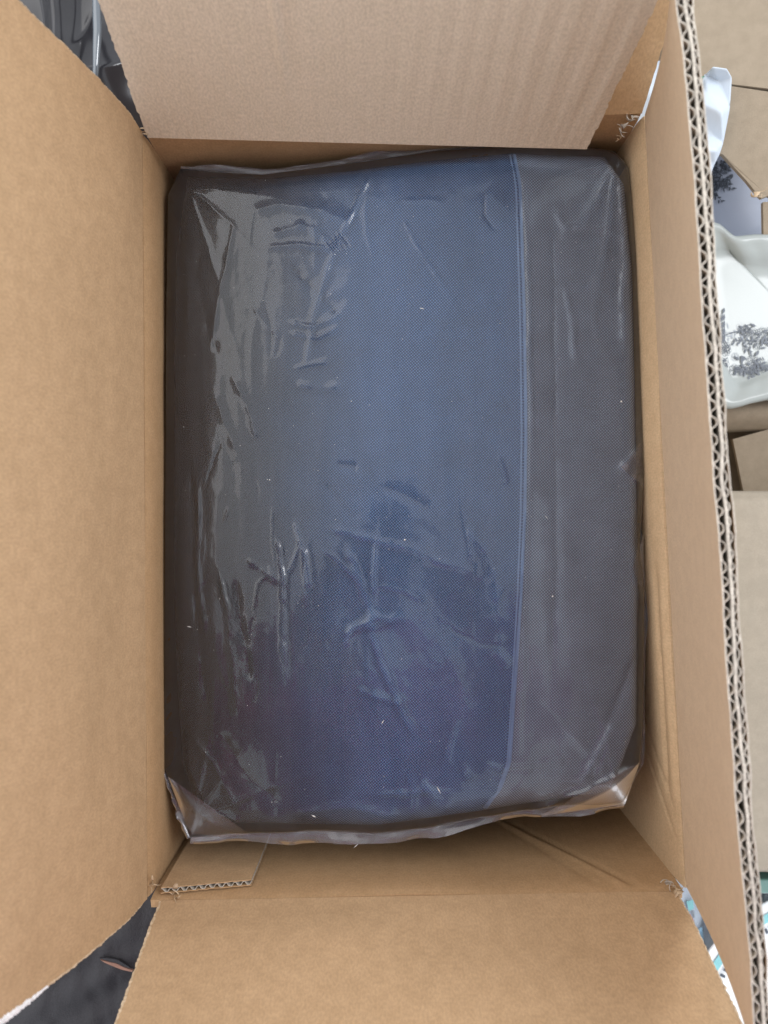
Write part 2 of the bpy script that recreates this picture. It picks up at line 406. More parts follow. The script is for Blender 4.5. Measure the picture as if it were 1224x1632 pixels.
# upper flap (leaning back) and the ribbed flap standing in front of it
G = flap_grid((TL[0] + .002, TL[1] + .002, .0015), (TR[0], TR[1] + .001, .0015), (.186, .375, .15), (-.174, .367, .15), 120, 50, und=.001, seed=31)
panel('flap', G, (0, 1, 0), .0062, [KRW, KEDGE], box)
G = flap_grid((-.1692, .2672, .0008), (.1458, .2600, -.0015), (.1575, .3000, .185), (-.1690, .337, .185), 200, 90, jit=.0006, und=.0012, seed=41)
Sg, Tg = np.meshgrid(np.linspace(0, 1, 200), np.linspace(0, 1, 90), indexing='ij')
G[..., 1] -= .0022 * np.exp(-((Sg - .335 + .02 * Tg) / .008) ** 2) * smooth(.1, .5, Tg) - .0010 * np.exp(-((Sg - .35 + .02 * Tg) / .01) ** 2) * smooth(.1, .5, Tg)
G[..., 1] += .0005 * np.sin(Sg * .315 / .0155 * 2 * np.pi + 2 * vnoise(Tg * 2, Sg * 5)) * (.2 + .8 * smooth(.2, .9, Sg)) * smooth(0, .3, Tg)
panel('flap', G, (0, 1, 0), .0058, [KRIB, KEDGE], box, label='pale ribbed cardboard flap at the top, front of two')

# right flap: double-wall board whose cut edge shows both layers of flutes
rf = bpy.data.objects.new('flap', None); COL.objects.link(rf); adopt(rf, box)
rf.matrix_parent_inverse = Matrix.Identity(4); rf.location = (0, 0, 0); rf['label'] = 'double-wall flap on the right, its cut edge showing two rows of flutes'
edge = interp_curve([P(1074, -70, .17), P(1076, 0, .17), P(1106, 300, .17), P(1131, 700, .17), P(1157, 1100, .17), P(1198, 1600, .17), P(1210, 1710, .17)], np.linspace(0, 1, 900))
fold = np.stack([np.linspace(TR[0], BR[0], 900) + .0008, np.linspace(TR[1], BR[1], 900), np.full(900, .0015)], 1)
ss = np.linspace(0, 1, 900)
fold[:, 0] += .0012
edge[:, 2] += .0006 * fbm(ss * 40, ss * 0, 3); edge[:, 0] += .0008 * fbm(ss * 9, ss * 0 + 4, 2)
def layer(off_fold, off_edge, sel, tt, ztop=0.0):
    """surface of the right flap offset outwards by off (array along s)"""
    f = fold[sel]; e = edge[sel]
    u = e - f; u = u / np.linalg.norm(u, axis=1, keepdims=True)
    al = np.gradient(f, axis=0); al /= np.linalg.norm(al, axis=1, keepdims=True)
    n = np.cross(al, u); n = n * np.sign(n[:, :1])
    Gs = []
    for t in tt:
        bulge = .0035 * math.sin(math.pi * t)
        off = off_fold * (1 - t) + off_edge * t
        Gs.append(f * (1 - t) + (e + u * ztop) * t + n * (off + bulge)[:, None])
    return np.stack(Gs, 1)
tt = np.linspace(0, 1, 14)
sel = np.arange(0, 900, 4)
wob = lambda s_, k, a: a * fbm(s_ * 30 + k, s_ * 0 + k, 2)
s4 = ss[sel]
T1, T2 = .0039, .0021
def adopt2(o): 
    o.parent = rf; o.matrix_parent_inverse = Matrix.Translation((-0.012, 0, -ZF))
def lay(name, off, th, m_, ztop):
    G = layer(off * .8, off, sel, tt, ztop)
    o = panel(name, G, (1, 0, 0), th, m_, None); adopt2(o)
lay('liner', s4 * 0, .0007, [KPALE, KWHITE], .0004)
lay('liner', T1 + wob(s4, 3, .0005), .0013, [KWHITE, KWHITE], .0008)
lay('liner', T1 + .0013 + T2 + wob(s4, 6, .0005), .0006, [KR, KWHITE], .0002)
sa = np.arange(900)
def flute(lo, hi, pitch, ph):
    Ltot = .58
    c = np.cos(2 * np.pi * (ss * Ltot / pitch + ph + .28 * fbm(ss * 24 + ph, ss * 0, 2)))
    c = np.tanh(1.6 * c) / math.tanh(1.6)
    off = (lo + hi) / 2 + c * (hi - lo) / 2 * (.86 + .14 * vnoise(ss * 55 + ph, ss * 0)) + .0004 * fbm(ss * 33 + ph, ss * 0 + 2, 2)
    G = layer(off * .8, off, sa, np.array([.35, .6, .85, 1.0]), 0)
    G[:, -1, 2] += .0005 * fbm(ss * 90 + ph, ss * 0, 2)
    o = panel('fluting', G, (1, 0, 0), .00055, [KWHITE, KWHITE], None); adopt2(o)
flute(.0007, T1 - .0005, .0093, 0.)
flute(T1 + .0013, T1 + .0013 + T2 - .0005, .0078, .3)

# glue tab on the lower wall, with its corrugated top edge
tb = [P(288, 1432, -.002), P(392, 1412, -.008)]
tab = bpy.data.objects.new('glue_tab', None); COL.objects.link(tab); adopt(tab, box); tab.matrix_parent_inverse = Matrix.Identity(4)
tab['label'] = 'short folded cardboard tab glued inside the lower left corner'
yw = lambda x: BL[1] + (BR[1] - BL[1]) * (x - BL[0]) / (BR[0] - BL[0])
nS, nT = 60, 12
xs = np.linspace(BL[0] + .0065, tb[1][0] + .003, nS)
def tabgrid(off, z0, jit=0):
    G = np.zeros((nS, nT, 3))
    for j, t in enumerate(np.linspace(0, 1, nT)):
        G[:, j, 0] = xs + (.004 * t) * (xs - xs[0]) / (xs[-1] - xs[0])
        G[:, j, 1] = yw(xs) + off
        zz = z0 - .010 * (xs - xs[0]) / (xs[-1] - xs[0]) + jit * fbm(xs * 500, xs * 0, 2)
        G[:, j, 2] = zz * (1 - t) + (-.2) * t
    return G
for off, m_ in ((.0014, [KRW, KEDGE]), (.0052, [KR, KEDGE])):
    o = panel('liner', tabgrid(off, -.003, .0004), (0, -1, 0), .0006, m_, None); o.parent = tab; o.matrix_parent_inverse = Matrix.Translation((-0.012, 0, -ZF))
G = tabgrid(0, -.0035, .0003); G[..., 1] += .0030 + .0015 * np.tanh(1.6 * np.cos(xs * 2 * np.pi / .0064))[:, None]
o = panel('fluting', G, (0, -1, 0), .0005, [KWHITE, KWHITE], None); o.parent = tab; o.matrix_parent_inverse = Matrix.Translation((-0.012, 0, -ZF))

# torn paper curls at the four slots
def shard(px, py, z, size, seed, n=3, m_=KEDGE):
    r = np.random.RandomState(seed); c = P(px, py, z); V = []; Fc = []
    for k in range(n):
        b = len(V); d = r.uniform(-1, 1, 3); d[2] = abs(d[2]) * .6 + .2; d /= np.linalg.norm(d)
        sd = np.cross(d, r.uniform(-1, 1, 3)); sd /= np.linalg.norm(sd)
        o0 = c + r.uniform(-1, 1, 3) * size * .5
        for i in range(5):
            t = i / 4; wd = size * (.34 if k % 2 else .10) * (1 - .8 * t) * r.uniform(.7, 1.3)
            q = o0 + d * size * 1.25 * t + np.cross(d, sd) * size * .45 * math.sin(2.4 * t) + r.uniform(-1, 1, 3) * size * .07
            V += [q - sd * wd, q + sd * wd]
        for i in range(4): Fc.append((b + 2 * i, b + 2 * i + 1, b + 2 * i + 3, b + 2 * i + 2))
    o = mesh('torn_paper', V, Fc, m_, box, True)
    md = o.modifiers.new('thickness', 'SOLIDIFY'); md.thickness = .0003
    return o
for i, a in enumerate([(1006, 186, -.001, .006, 5), (993, 204, -.006, .007, 4), (984, 222, -.012, .004, 2), (240, 1406, 0, .006, 3), (262, 1448, .001, .006, 4),
                       (280, 1424, -.003, .007, 4), (1063, 1407, -.002, .006, 4), (1083, 1420, .001, .007, 3), (238, 214, .002, .006, 3), (1074, 1416, -.001, .005, 3)]):
    shard(a[0], a[1], a[2], a[3] * .8, 50 + i, a[4] + 1, KWHITE if i in (0, 1, 6) else KEDGE)

# ------------------------------------------------------------------ coons patches for bag and film
def side(pts, n, z):
    q = np.array([P(x, y, z) for x, y in pts]); return interp_curve(q, np.linspace(0, 1, n))
def coons(top, right, bottom, left, n, m, z):
    # u along x (n), v from top to bottom (m)
    T_, B_ = side(top, n, z), side(bottom, n, z); L_, R_ = side(left, m, z), side(right, m, z)
    u = np.linspace(0, 1, n)[:, None, None]; v = np.linspace(0, 1, m)[None, :, None]
    c = (1 - v) * T_[:, None] + v * B_[:, None] + (1 - u) * L_[None] + u * R_[None] \
        - ((1 - u) * (1 - v) * T_[0] + u * (1 - v) * T_[-1] + (1 - u) * v * B_[0] + u * v * B_[-1])
    return c
def dome(n, m, wu, wv):
    u = np.linspace(0, 1, n); v = np.linspace(0, 1, m)
    g = lambda q: (1 - (1 - np.clip(q, 0, 1)) ** 2.2) ** .8
    f = lambda t, w0, w1: g(t / w0) * g((1 - t) / w1)
    return f(u, *wu)[:, None] * f(v, *wv)[None, :]

ZE = -.038
pipe_px = [(822, 240), (829, 300), (835, 500), (838, 700), (836, 820), (830, 950), (820, 1100), (812, 1215), (797, 1258), (776, 1292)]
pipe_w = np.array([P(x, y, -.022) for x, y in pipe_px])
piping_x = lambda y: np.interp(-y, -pipe_w[:, 1], pipe_w[:, 0])

nb, mb = 170, 240
C = coons([(300, 282), (430, 284), (560, 272), (700, 254), (830, 243), (965, 248)], [(965, 248), (996, 300), (1009, 430), (1018, 900), (1015, 1150), (972, 1264)],
          [(324, 1308), (600, 1316), (800, 1288), (972, 1264)], [(300, 282), (281, 400), (277, 700), (278, 1000), (290, 1220), (324, 1308)], nb, mb, ZE)
def body_height(X, Y, n, m):
    h = dome(n, m, (.26, .035), (.075, .06)) * .0165
    px_ = piping_x(Y)
    dx = X - px_
    h -= .0022 * smooth(-.002, .022, dx)
    h -= .0007 * np.exp(-((dx - .004) / .003) ** 2)
    h += .0012 * fbm(X * 14, Y * 9, 3)
    h += .0016 * fbm(X * 60, Y * 22 + 5, 2) * smooth(-.06, -.14, X)
    return h
hb = body_height(C[..., 0], C[..., 1], nb, mb)
Cb = C.copy(); Cb[..., 2] += hb

bag = tag(pip('fabric_bag', (0.015, 0.01, ZB + .007)), 'blue woven fabric bag with pale piping lying packed inside the open box', 'bag')
fall = grid_faces(nb, mb, 0, True)
cen = Cb.reshape(-1, 3)[fall].mean(1)
isR = cen[:, 0] > piping_x(cen[:, 1])
def sub(name, faces, mat, parent, extraV=None):
    used = np.unique(faces); mp_ = -np.ones(nb * mb, int); mp_[used] = np.arange(len(used))
    return mesh(name, Cb.reshape(-1, 3)[used], mp_[faces], mat, parent)
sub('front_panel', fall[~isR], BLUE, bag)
o = sub('side_panel', fall[isR], GREYW, bag); o['label'] = 'greyer woven side panel to the right of the piping'
# gusset below: the sides of the bag going down to the floor of the box
def skirt(Cg, n, m, zs, ins, wob_=0.):
    ids = [(i, 0) for i in range(n)] + [(n - 1, j) for j in range(1, m)] + [(i, m - 1) for i in range(n - 2, -1, -1)] + [(0, j) for j in range(m - 2, 0, -1)]
    ring = np.array([Cg[i, j] for i, j in ids]); cn = ring.mean(0)
    V = []; K = len(ring)
    for z, s_ in zip(zs, ins):
        q = ring.copy(); d = q[:, :2] - cn[:2]
        ln = np.linalg.norm(d, axis=1, keepdims=True)
        q[:, :2] = q[:, :2] - d / ln * s_
        if z is not None: q[:, 2] = z
        if wob_ and z is not None:
            k = np.arange(K); q[:, 2] += wob_ * fbm(k / 18., k * 0 + z * 90, 2); q[:, :2] += d / ln * (wob_ * fbm(k / 9., k * 0 + z * 50, 2))[:, None]
        V.append(q)
    Fc = []
    for r in range(len(zs) - 1):
        for k in range(K):
            a, b = r * K + k, r * K + (k + 1) % K
            Fc.append((a, b, b + K, a + K))
    return np.concatenate(V), Fc
Vs, Fs = skirt(Cb, nb, mb, [None, -.055, -.09, -.15, -.235, ZB + .008], [0, .0, .003, .006, .009, .014])
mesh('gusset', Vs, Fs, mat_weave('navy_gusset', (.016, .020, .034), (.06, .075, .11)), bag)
# piping: a thin round cord with a second stitched ridge beside it
yy = np.linspace(pipe_w[0, 1], pipe_w[-1, 1] , 160)
from_grid_x = Cb[..., 0].ravel(); from_grid_y = Cb[..., 1].ravel(); zz_ = Cb[..., 2].ravel()
def zbody(x, y):
    d = (from_grid_x - x) ** 2 + (from_grid_y - y) ** 2; k = np.argpartition(d, 4)[:4]
    return zz_[k].mean()
def cord(dx, r, dz):
    pts = [];
    for y in yy:
        x = float(piping_x(y)) + dx(y); pts.append((x, y, zbody(x, y) + dz))
    pts = np.array(pts); pts[:, 2] = np.convolve(np.pad(pts[:, 2], 4, mode='edge'), np.ones(9) / 9, 'valid')
    return tube(pts, r, 8)
V, Fc = cord(lambda y: 0, .0013, .0006); mesh('piping', V, Fc, PIPE, bag)
V, Fc = cord(lambda y: -.0032 + .0016 * smooth(.05, -.2, y), .0008, .0002); mesh('piping', V, Fc, PIPE, bag)

# ------------------------------------------------------------------ clear film round the bag
nf, mf = 420, 590
C = coons([(288, 269), (350, 273), (420, 278), (520, 265), (600, 254), (700, 240), (830, 232), (935, 234), (982, 240)],
          [(982, 240), (1003, 275), (1015, 400), (1022, 600), (1029, 742), (1021, 860), (1028, 940), (1026, 1140), (1021, 1215), (992, 1276)],
          [(306, 1330), (470, 1322), (610, 1324), (700, 1314), (760, 1302), (835, 1288), (900, 1284), (992, 1276)],
          [(288, 269), (268, 310), (265, 500), (262, 1000), (262, 1225), (277, 1268), (306, 1330)], nf, mf, ZE)
X, Y = C[..., 0], C[..., 1]
u = np.linspace(0, 1, nf)[:, None] + 0 * X; v = np.linspace(0, 1, mf)[None, :] + 0 * X
h = dome(nf, mf, (.14, .04), (.06, .055)) * .0195
dx = X - piping_x(Y)
h -= .0012 * smooth(-.004, .034, dx)
inner = smooth(0, .04, u) * smooth(0, .03, 1 - u) * smooth(0, .03, v) * smooth(0, .03, 1 - v)
# taut long-wave puffing
h += .0011 * fbm(X * 13 + 3, Y * 9, 2) * inner
# tall narrow pleats running down the left flank and in the lower left
leftw = smooth(-.055, -.13, X); loww = smooth(-.02, -.12, Y) * smooth(.05, -.08, X)
pw = np.clip(leftw + .8 * loww, 0, 1)
wx = X + .010 * fbm(X * 12, Y * 10, 2)
rid = 1 - np.abs(fbm(wx * 62 + 2, Y * 8, 2, .35))
h += .00055 * (rid - .6) * pw * inner
rid2 = 1 - np.abs(fbm(wx * 150 + 40, Y * 38 + 3, 2))
h += .00008 * (rid2 - .6) * pw * inner
# faint wrinkles elsewhere
h += .00012 * (1 - np.abs(fbm(X * 45 + Y * 25, Y * 30 - X * 12, 3))) * inner
# individual creases
cre = [  # polyline in photo pixels, height, width
    ([(600, 262), (570, 320), (545, 372), (520, 430), (500, 500), (488, 590)], .0011, .0016),
    ([(640, 350), (670, 400), (700, 450), (730, 500)], .0006, .0016),
    ([(460, 420), (490, 450), (520, 480), (540, 500)], -.0022, .0050),
    ([(465, 515), (500, 522), (545, 505)], .0013, .0022), ([(465, 532), (505, 540), (545, 520)], .0013, .0020),
    ([(470, 588), (500, 580), (525, 576)], .0010, .0018), ([(472, 612), (510, 618), (552, 616)], .0014, .0030),
    ([(400, 340), (450, 325), (520, 340), (560, 360)], .0022, .0050), ([(430, 375), (480, 360), (530, 385)], .0016, .0035),
    ([(420, 395), (480, 390), (540, 400)], .0012, .0025),
    ([(297, 330), (293, 400), (296, 480), (300, 575)], .0028, .0035), ([(320, 380), (312, 440), (330, 520), (352, 570)], -.0024, .0035),
    ([(375, 350), (362, 420), (348, 480), (335, 560)], .0018, .0022),
    ([(340, 620), (360, 680), (385, 740)], .0020, .0035), ([(370, 600), (400, 660), (410, 700)], .0015, .0025),
    ([(303, 720), (305, 860), (307, 930), (318, 1040), (335, 1180)], -.0030, .0030), ([(316, 760), (316, 900), (325, 1020)], .0022, .0022),
    ([(350, 905), (362, 970), (372, 1060), (380, 1150)], .0026, .0030), ([(375, 920), (385, 1000), (400, 1090)], -.0024, .0035),
    ([(392, 890), (430, 915), (455, 930)], .0018, .0030), ([(440, 850), (452, 920), (452, 1020), (458, 1100)], .0020, .0022),
    ([(470, 830), (486, 880), (494, 940)], .0018, .0022), ([(510, 840), (560, 850), (640, 870), (760, 915)], .0012, .0030),
    ([(555, 870), (585, 950), (600, 1010)], .0014, .0030), ([(545, 1035), (560, 1000), (600, 985), (650, 985)], .0018, .0035),
    ([(570, 1095), (600, 1110), (640, 1118)], .0013, .0028), ([(590, 1000), (610, 1060), (640, 1130), (665, 1180)], .0009, .0025),
    ([(300, 1170), (340, 1215), (380, 1290)], .0022, .0028), ([(350, 1165), (400, 1245), (450, 1280)], -.0025, .0045),
    ([(267, 1240), (300, 1285), (335, 1312), (372, 1332)], .0032, .0026), ([(300, 1225), (330, 1290), (390, 1310)], .0012, .0020),
    ([(470, 1295), (560, 1285), (640, 1300)], .0020, .0030), ([(600, 1265), (650, 1262), (690, 1258), (730, 1262)], .0016, .0028),
    ([(672, 1240), (700, 1280), (725, 1288)], .0020, .0030), ([(738, 1215), (750, 1240)], .0015, .0025), ([(775, 1215), (800, 1225)], .0014, .0022),
    ([(800, 1222), (860, 1215), (900, 1210)], .0007, .0018),
    ([(1018, 1216), (960, 1245), (900, 1275), (850, 1296)], .0030, .0024), ([(975, 1150), (945, 1210), (918, 1260)], .0022, .0024), ([(970, 1180), (960, 1215), (950, 1240)], .0012, .0020),
    ([(895, 1272), (925, 1262), (950, 1255)], .0024, .0026),
    ([(895, 360), (930, 362), (970, 368), (1005, 385)], .0014, .0020), ([(885, 335), (900, 365), (895, 385)], .0010, .0018), ([(898, 455), (912, 520), (916, 575)], .0010, .0018),
    ([(880, 330), (884, 600), (886, 900), (876, 1100)], -.0005, .0020),
    ([(988, 275), (996, 420), (990, 470), (994, 560)], .0012, .0022),
    ([(1024, 705), (990, 745), (1024, 775)], .0020, .0022), ([(1024, 840), (1008, 900), (1022, 960)], .0012, .0020),
    ([(1015, 1040), (985, 1110), (960, 1160)], -.0014, .0028),
    ([(795, 725), (802, 755), (806, 775)], .0009, .0016), ([(740, 840), (775, 880), (790, 930), (795, 1000)], .0013, .0040), ([(800, 1010), (795, 1040), (810, 1065)], .0012, .0030),
    ([(590, 262), (700, 262), (800, 260)], .0008, .0018), ([(830, 250), (840, 400), (845, 700), (838, 900), (826, 1200)], .0009, .0015),
    ([(520, 770), (545, 800), (570, 830)], -.0009, .0030), ([(610, 775), (650, 790), (685, 810)], -.0011, .0035), ([(535, 740), (570, 745)], -.0008, .0025),
    ([(640, 320), (680, 318), (705, 325)], .0006, .0014),
]
Xw = X + .0007 * fbm(X * 50 + 5, Y * 50, 2); Yw = Y + .0007 * fbm(X * 70 + 50, Y * 70 + 8, 2)
for pts, am, wd in cre:
    d, p_ = seg_dist(Xw, Yw, [P(a, b, -.02)[:2] for a, b in pts])
    wdv = wd * (.75 + .5 * p_)
    taper = smooth(0, .12, p_) * smooth(0, .12, 1 - p_) * .85 + .15
    prof_ = .55 * np.exp(-(d / (wdv * .62))) + .45 * np.exp(-(d / (wdv * 1.25)) ** 2)
    lf = .6 if (max(q[0] for q in pts) < 480 and min(q[1] for q in pts) < 840) else 1.
    h += lf * (.92 if wd < .0026 else .6) * am * prof_ * taper * (.8 + .35 * vnoise(X * 160, Y * 160))
# a scatter of hair-fine creases, denser and more upright on the slack left flank
gR = np.random.RandomState(23)
for k in range(46):
    if k < 24: cx_, cy_, an = gR.uniform(290, 520), (gR.uniform(820, 1280) if k > 7 else gR.uniform(330, 800)), gR.normal(math.pi / 2, .30)
    elif k < 36: cx_, cy_, an = gR.uniform(520, 800), gR.uniform(860, 1280), gR.uniform(0, 3.14)
    else: cx_, cy_, an = gR.uniform(560, 1000), gR.uniform(280, 1250), gR.normal(math.pi / 2, .5)
    ln_ = gR.uniform(14, 75); c_ = gR.normal(0, .22)
    pts = [(cx_ + t * ln_ * math.cos(an + c_ * t), cy_ + t * ln_ * math.sin(an + c_ * t)) for t in (-1, -.4, .2, .7, 1)]
    d, p_ = seg_dist(Xw, Yw, [P(a, b, -.02)[:2] for a, b in pts])
    h += gR.choice([1, 1, -1]) * gR.uniform(.0002, .0007) * np.exp(-d / gR.uniform(.0008, .0018)) * smooth(0, .3, p_) * smooth(0, .3, 1 - p_)
# long tension folds pulled from the corners
for (x0_, y0_), ends in {(298, 300): [(430, 425), (385, 590), (520, 330)], (305, 1305): [(440, 1120), (540, 1215), (345, 1080)],
                         (985, 1262): [(850, 1110), (925, 1060), (800, 1230)], (980, 262): [(890, 410), (935, 520), (860, 290)]}.items():
    for (x1_, y1_) in ends:
        d, p_ = seg_dist(Xw, Yw, [P(x0_, y0_, -.02)[:2], P((x0_ + x1_) / 2 + 5, (y0_ + y1_) / 2 - 4, -.02)[:2], P(x1_, y1_, -.02)[:2]])
        h += .0011 * np.exp(-d / (.0012 + .0028 * p_)) * (1 - p_) ** .8 * smooth(0, .05, p_)
# little accordion of crinkles near (535,390)
d, p_ = seg_dist(X, Y, [P(524, 398, -.02)[:2], P(550, 380, -.02)[:2]])
h += .0011 * np.sin(p_ * 2 * np.pi * 4) * np.exp(-(d / .0045) ** 2)
Cf = C.copy(); Cf[..., 2] += h
# the loose lower edge lifts a little off the bag
Cf[..., 2] += .004 * (1 - smooth(0, .05, 1 - v)) * (1 + .6 * fbm(u * 14, v * 3, 2))
film = tag(pip('plastic_wrap', (0.015, 0.008, ZB + .007)), 'clear wrinkled glossy plastic bag wrapped tightly round the blue fabric bag', 'plastic bag')
mesh('film', Cf.reshape(-1, 3), grid_faces(nf, mf, 0, True), FILM, film)
Vs, Fs = skirt(Cf, nf, mf, [None, -.055, -.075, -.12, -.20, ZB + .0075], [0, -.0002, .0015, .003, .006, .012], .0014)
mesh('film_side', Vs, Fs, FILM, film)
def ruffle(path, widths, seed, n=220, m=9, up=.003):
    p = interp_curve(np.array(path), np.linspace(0, 1, n)); k = np.linspace(0, 1, n)
    wd = np.interp(k, np.linspace(0, 1, len(widths)), widths)
    T_ = np.gradient(p, axis=0); T_ /= np.linalg.norm(T_, axis=1, keepdims=True)
    N_ = np.stack([-T_[:, 1], T_[:, 0]], 1); cn = np.array([.015, .01]); sg = np.sign(((p[:, :2] - cn) * N_).sum(1)); N_ = N_ * sg[:, None]
    G = np.zeros((n, m, 3))
    for j in range(m):
        t = j / (m - 1); w_ = wd * t * (1 + .25 * fbm(k * 9 + seed, k * 0, 2))
        G[:, j, :2] = p[:, :2] + N_ * w_[:, None]
        G[:, j, 2] = p[:, 2] - .0006 + (up * fbm(k * 8 + seed, k * 0 + t * .8, 2) + .0012) * t
    mesh('film_edge', G.reshape(-1, 3), grid_faces(n, m, 0, False), FILM2, film)
bot = Cf[:, -1, :]; rgt = Cf[-1, :, :]; lft = Cf[0, :, :]; top_ = Cf[:, 0, :]
ruffle(bot, [.004, .006, .008, .0075, .006, .007, .0055, .006, .007, .005], 3)
ruffle(rgt[int(mf * .42):], [.001, .0035, .001, .003, .002, .001, .002, .001], 8, up=.002)
ruffle(top_[:int(nf * .7)], [.002, .004, .003, .005, .004, .002], 14, up=.002)
ruffle(lft[int(mf * .86):], [.0, .003, .004], 19, n=60)
# a fold of loose film lying over the right edge
def tri(pts, z, lift):
    V = [P(a, b, z + l) for (a, b), l in zip(pts, lift)]
    G = np.zeros((14, 14, 3))
    for i in range(14):
        for j in range(14):
            u_, v_ = i / 13, j / 13
            G[i, j] = (1 - v_) * V[0] + v_ * ((1 - u_) * V[1] + u_ * V[2]); G[i, j, 2] += .0012 * math.sin(math.pi * v_) * math.sin(math.pi * u_)
    mesh('film_fold', G.reshape(-1, 3), grid_faces(14, 14), FILM2, film)
tri([(990, 745), (1026, 703), (1026, 776)], -.018, [.002, -.010, -.010])
tri([(1009, 905), (1026, 850), (1026, 952)], -.018, [.000, -.012, -.012])
tri([(1020, 1214), (862, 1300), (996, 1282)], -.024, [-.002, -.006, -.010])
tri([(268, 1238), (306, 1340), (398, 1330)], -.026, [-.004, -.010, -.006])

# lint and dust lying on the film
V = []; Fc = []
fx, fy, fz = Cf[..., 0].ravel(), Cf[..., 1].ravel(), Cf[..., 2].ravel()
known = [(672, 492), (642, 455), (641, 541), (918, 386), (374, 460), (958, 770), (985, 775), (870, 824), (973, 876), (787, 906), (645, 860), (508, 965), (835, 968), (575, 1075), (500, 1300), (640, 1050),
         (700, 890), (930, 830), (430, 765), (535, 828), (880, 950), (300, 1000), (800, 600), (720, 640), (560, 640), (398, 560), (905, 1045), (990, 640), (610, 1150), (700, 1180), (420, 480), (860, 520)]
def add_speck(x, y, r, long=None):
    k = np.argmin((fx - x) ** 2 + (fy - y) ** 2); c = np.array([x, y, fz[k] + r * .4]); b = len(V)
    d = np.array([random.uniform(-1, 1), random.uniform(-1, 1), .1]); d /= np.linalg.norm(d)
    e = np.cross(d, [0, 0, 1.]); L_ = long or r
    for q in (d * L_, -d * L_, e * r, -e * r, np.array([0, 0, r]), np.array([0, 0, -r])): V.append(c + q)
    for f in ((0, 2, 4), (2, 1, 4), (1, 3, 4), (3, 0, 4), (2, 0, 5), (1, 2, 5), (3, 1, 5), (0, 3, 5)): Fc.append(tuple(b + i for i in f))
for i, (a, b) in enumerate(known):
    q = P(a, b, -.02); add_speck(q[0], q[1], random.choice([.0002, .0003, .0003, .0005, .0008]), None if i % 7 else .0022)
for i in range(150):
    q = P(random.uniform(290, 1010), random.uniform(280, 1300), -.02); add_speck(q[0], q[1], random.uniform(.00014, .0003))
q = P(699, 1257, -.02); add_speck(q[0], q[1], .0004, .004); q = P(568, 1342, -.04); add_speck(q[0], q[1], .0003, .003)
o = mesh('lint_specks', V, Fc, LINT, None, False); o['kind'] = 'stuff'; tag(o, 'tiny white lint specks scattered over the plastic', 'lint')

# ------------------------------------------------------------------ things round the box
def poly_sheet(name, px_pts, z, th, mat, parent=None, bow=0., smooth_=False):
    """flat-ish polygon slab from pixel outline at height z (z may be list)"""
    zs = z if isinstance(z, (list, tuple)) else [z] * len(px_pts)
    top = [P(a, b, q) for (a, b), q in zip(px_pts, zs)]; n = len(top)
    V = top + [p - np.array([0, 0, th]) for p in top]
    Fc = [tuple(range(n)), tuple(range(n, 2 * n))[::-1]] + [(i, i + n, (i + 1) % n + n, (i + 1) % n) for i in range(n)]
    return mesh(name, V, Fc, mat, parent, smooth_)
def box_mesh(name, x0, x1, y0, y1, z0, z1, mat, parent, bev=.002):
    V = [(x, y, z) for z in (z0, z1) for y in (y0, y1) for x in (x0, x1)]
    Fc = [(0, 2, 3, 1), (4, 5, 7, 6), (0, 1, 5, 4), (1, 3, 7, 5), (3, 2, 6, 7), (2, 0, 4, 6)]
    o = mesh(name, V, Fc, mat, parent, False)
    if bev: m_ = o.modifiers.new('bevel', 'BEVEL'); m_.width = bev; m_.segments = 3
    return o
def bumpy(name, px0, px1, py0, py1, zf, n, m, mat, parent=None, solid=.001):
    s, t = np.meshgrid(np.linspace(0, 1, n), np.linspace(0, 1, m), indexing='ij')
    G = np.zeros((n, m, 3)); pxs = px0 + (px1 - px0) * s; pys = py0 + (py1 - py0) * t
    z = zf(s, t); zm = float(np.mean(z)); k = (D - zm) / F
    G[..., 0] = (pxs - 612) * k; G[..., 1] = (816 - pys) * k; G[..., 2] = z
    o = mesh(name, G.reshape(-1, 3), grid_faces(n, m, 0, True), mat, parent)
    if solid: md = o.modifiers.new('thickness', 'SOLIDIFY'); md.thickness = solid; md.offset = -1
    return o

# carton at the upper right: body and two top flaps with a seam between them
z1 = -.13
a = P(1120, 137, z1); b = P(1520, -260, z1)
car = tag(pip('carton', (float(a[0] + b[0]) / 2, float(a[1] + b[1]) / 2, ZF)), 'closed brown carton beyond the upper right corner, flap seam showing', 'cardboard box')
box_mesh('body', a[0], b[0], a[1] + .004, b[1], ZF + .001, z1 - .004, KGREY2, car)
poly_sheet('flap', [(1085, 139), (1165, 134), (1300, 150), (1500, 160), (1500, -260), (1085, -260)], z1, .0035, KGREY2, car)
def tornflap():
    pts = [(1100, 141), (1165, 137), (1224, 146), (1300, 153), (1310, 330), (1224, 312), (1214, 316), (1206, 308), (1190, 288), (1166, 262), (1152, 246), (1110, 236)]
    zs = [z1 - .001, z1 - .001, z1 - .001, z1 - .001, z1 - .018, z1 - .018, z1 - .016, z1 - .018, z1 - .016, z1 - .014, z1 - .012, z1 - .012]
    return poly_sheet('flap', pts, zs, .004, KGREY2, car)
tornflap()
sh = shard(1208, 312, z1 - .014, .007, 91, 4); sh.parent = None; adopt(sh, car)
poly_sheet('flap', [(1216, 322), (1300, 318), (1300, 376), (1217, 380)], [-.152, -.152, -.165, -.165], .004, KGREY2, car)

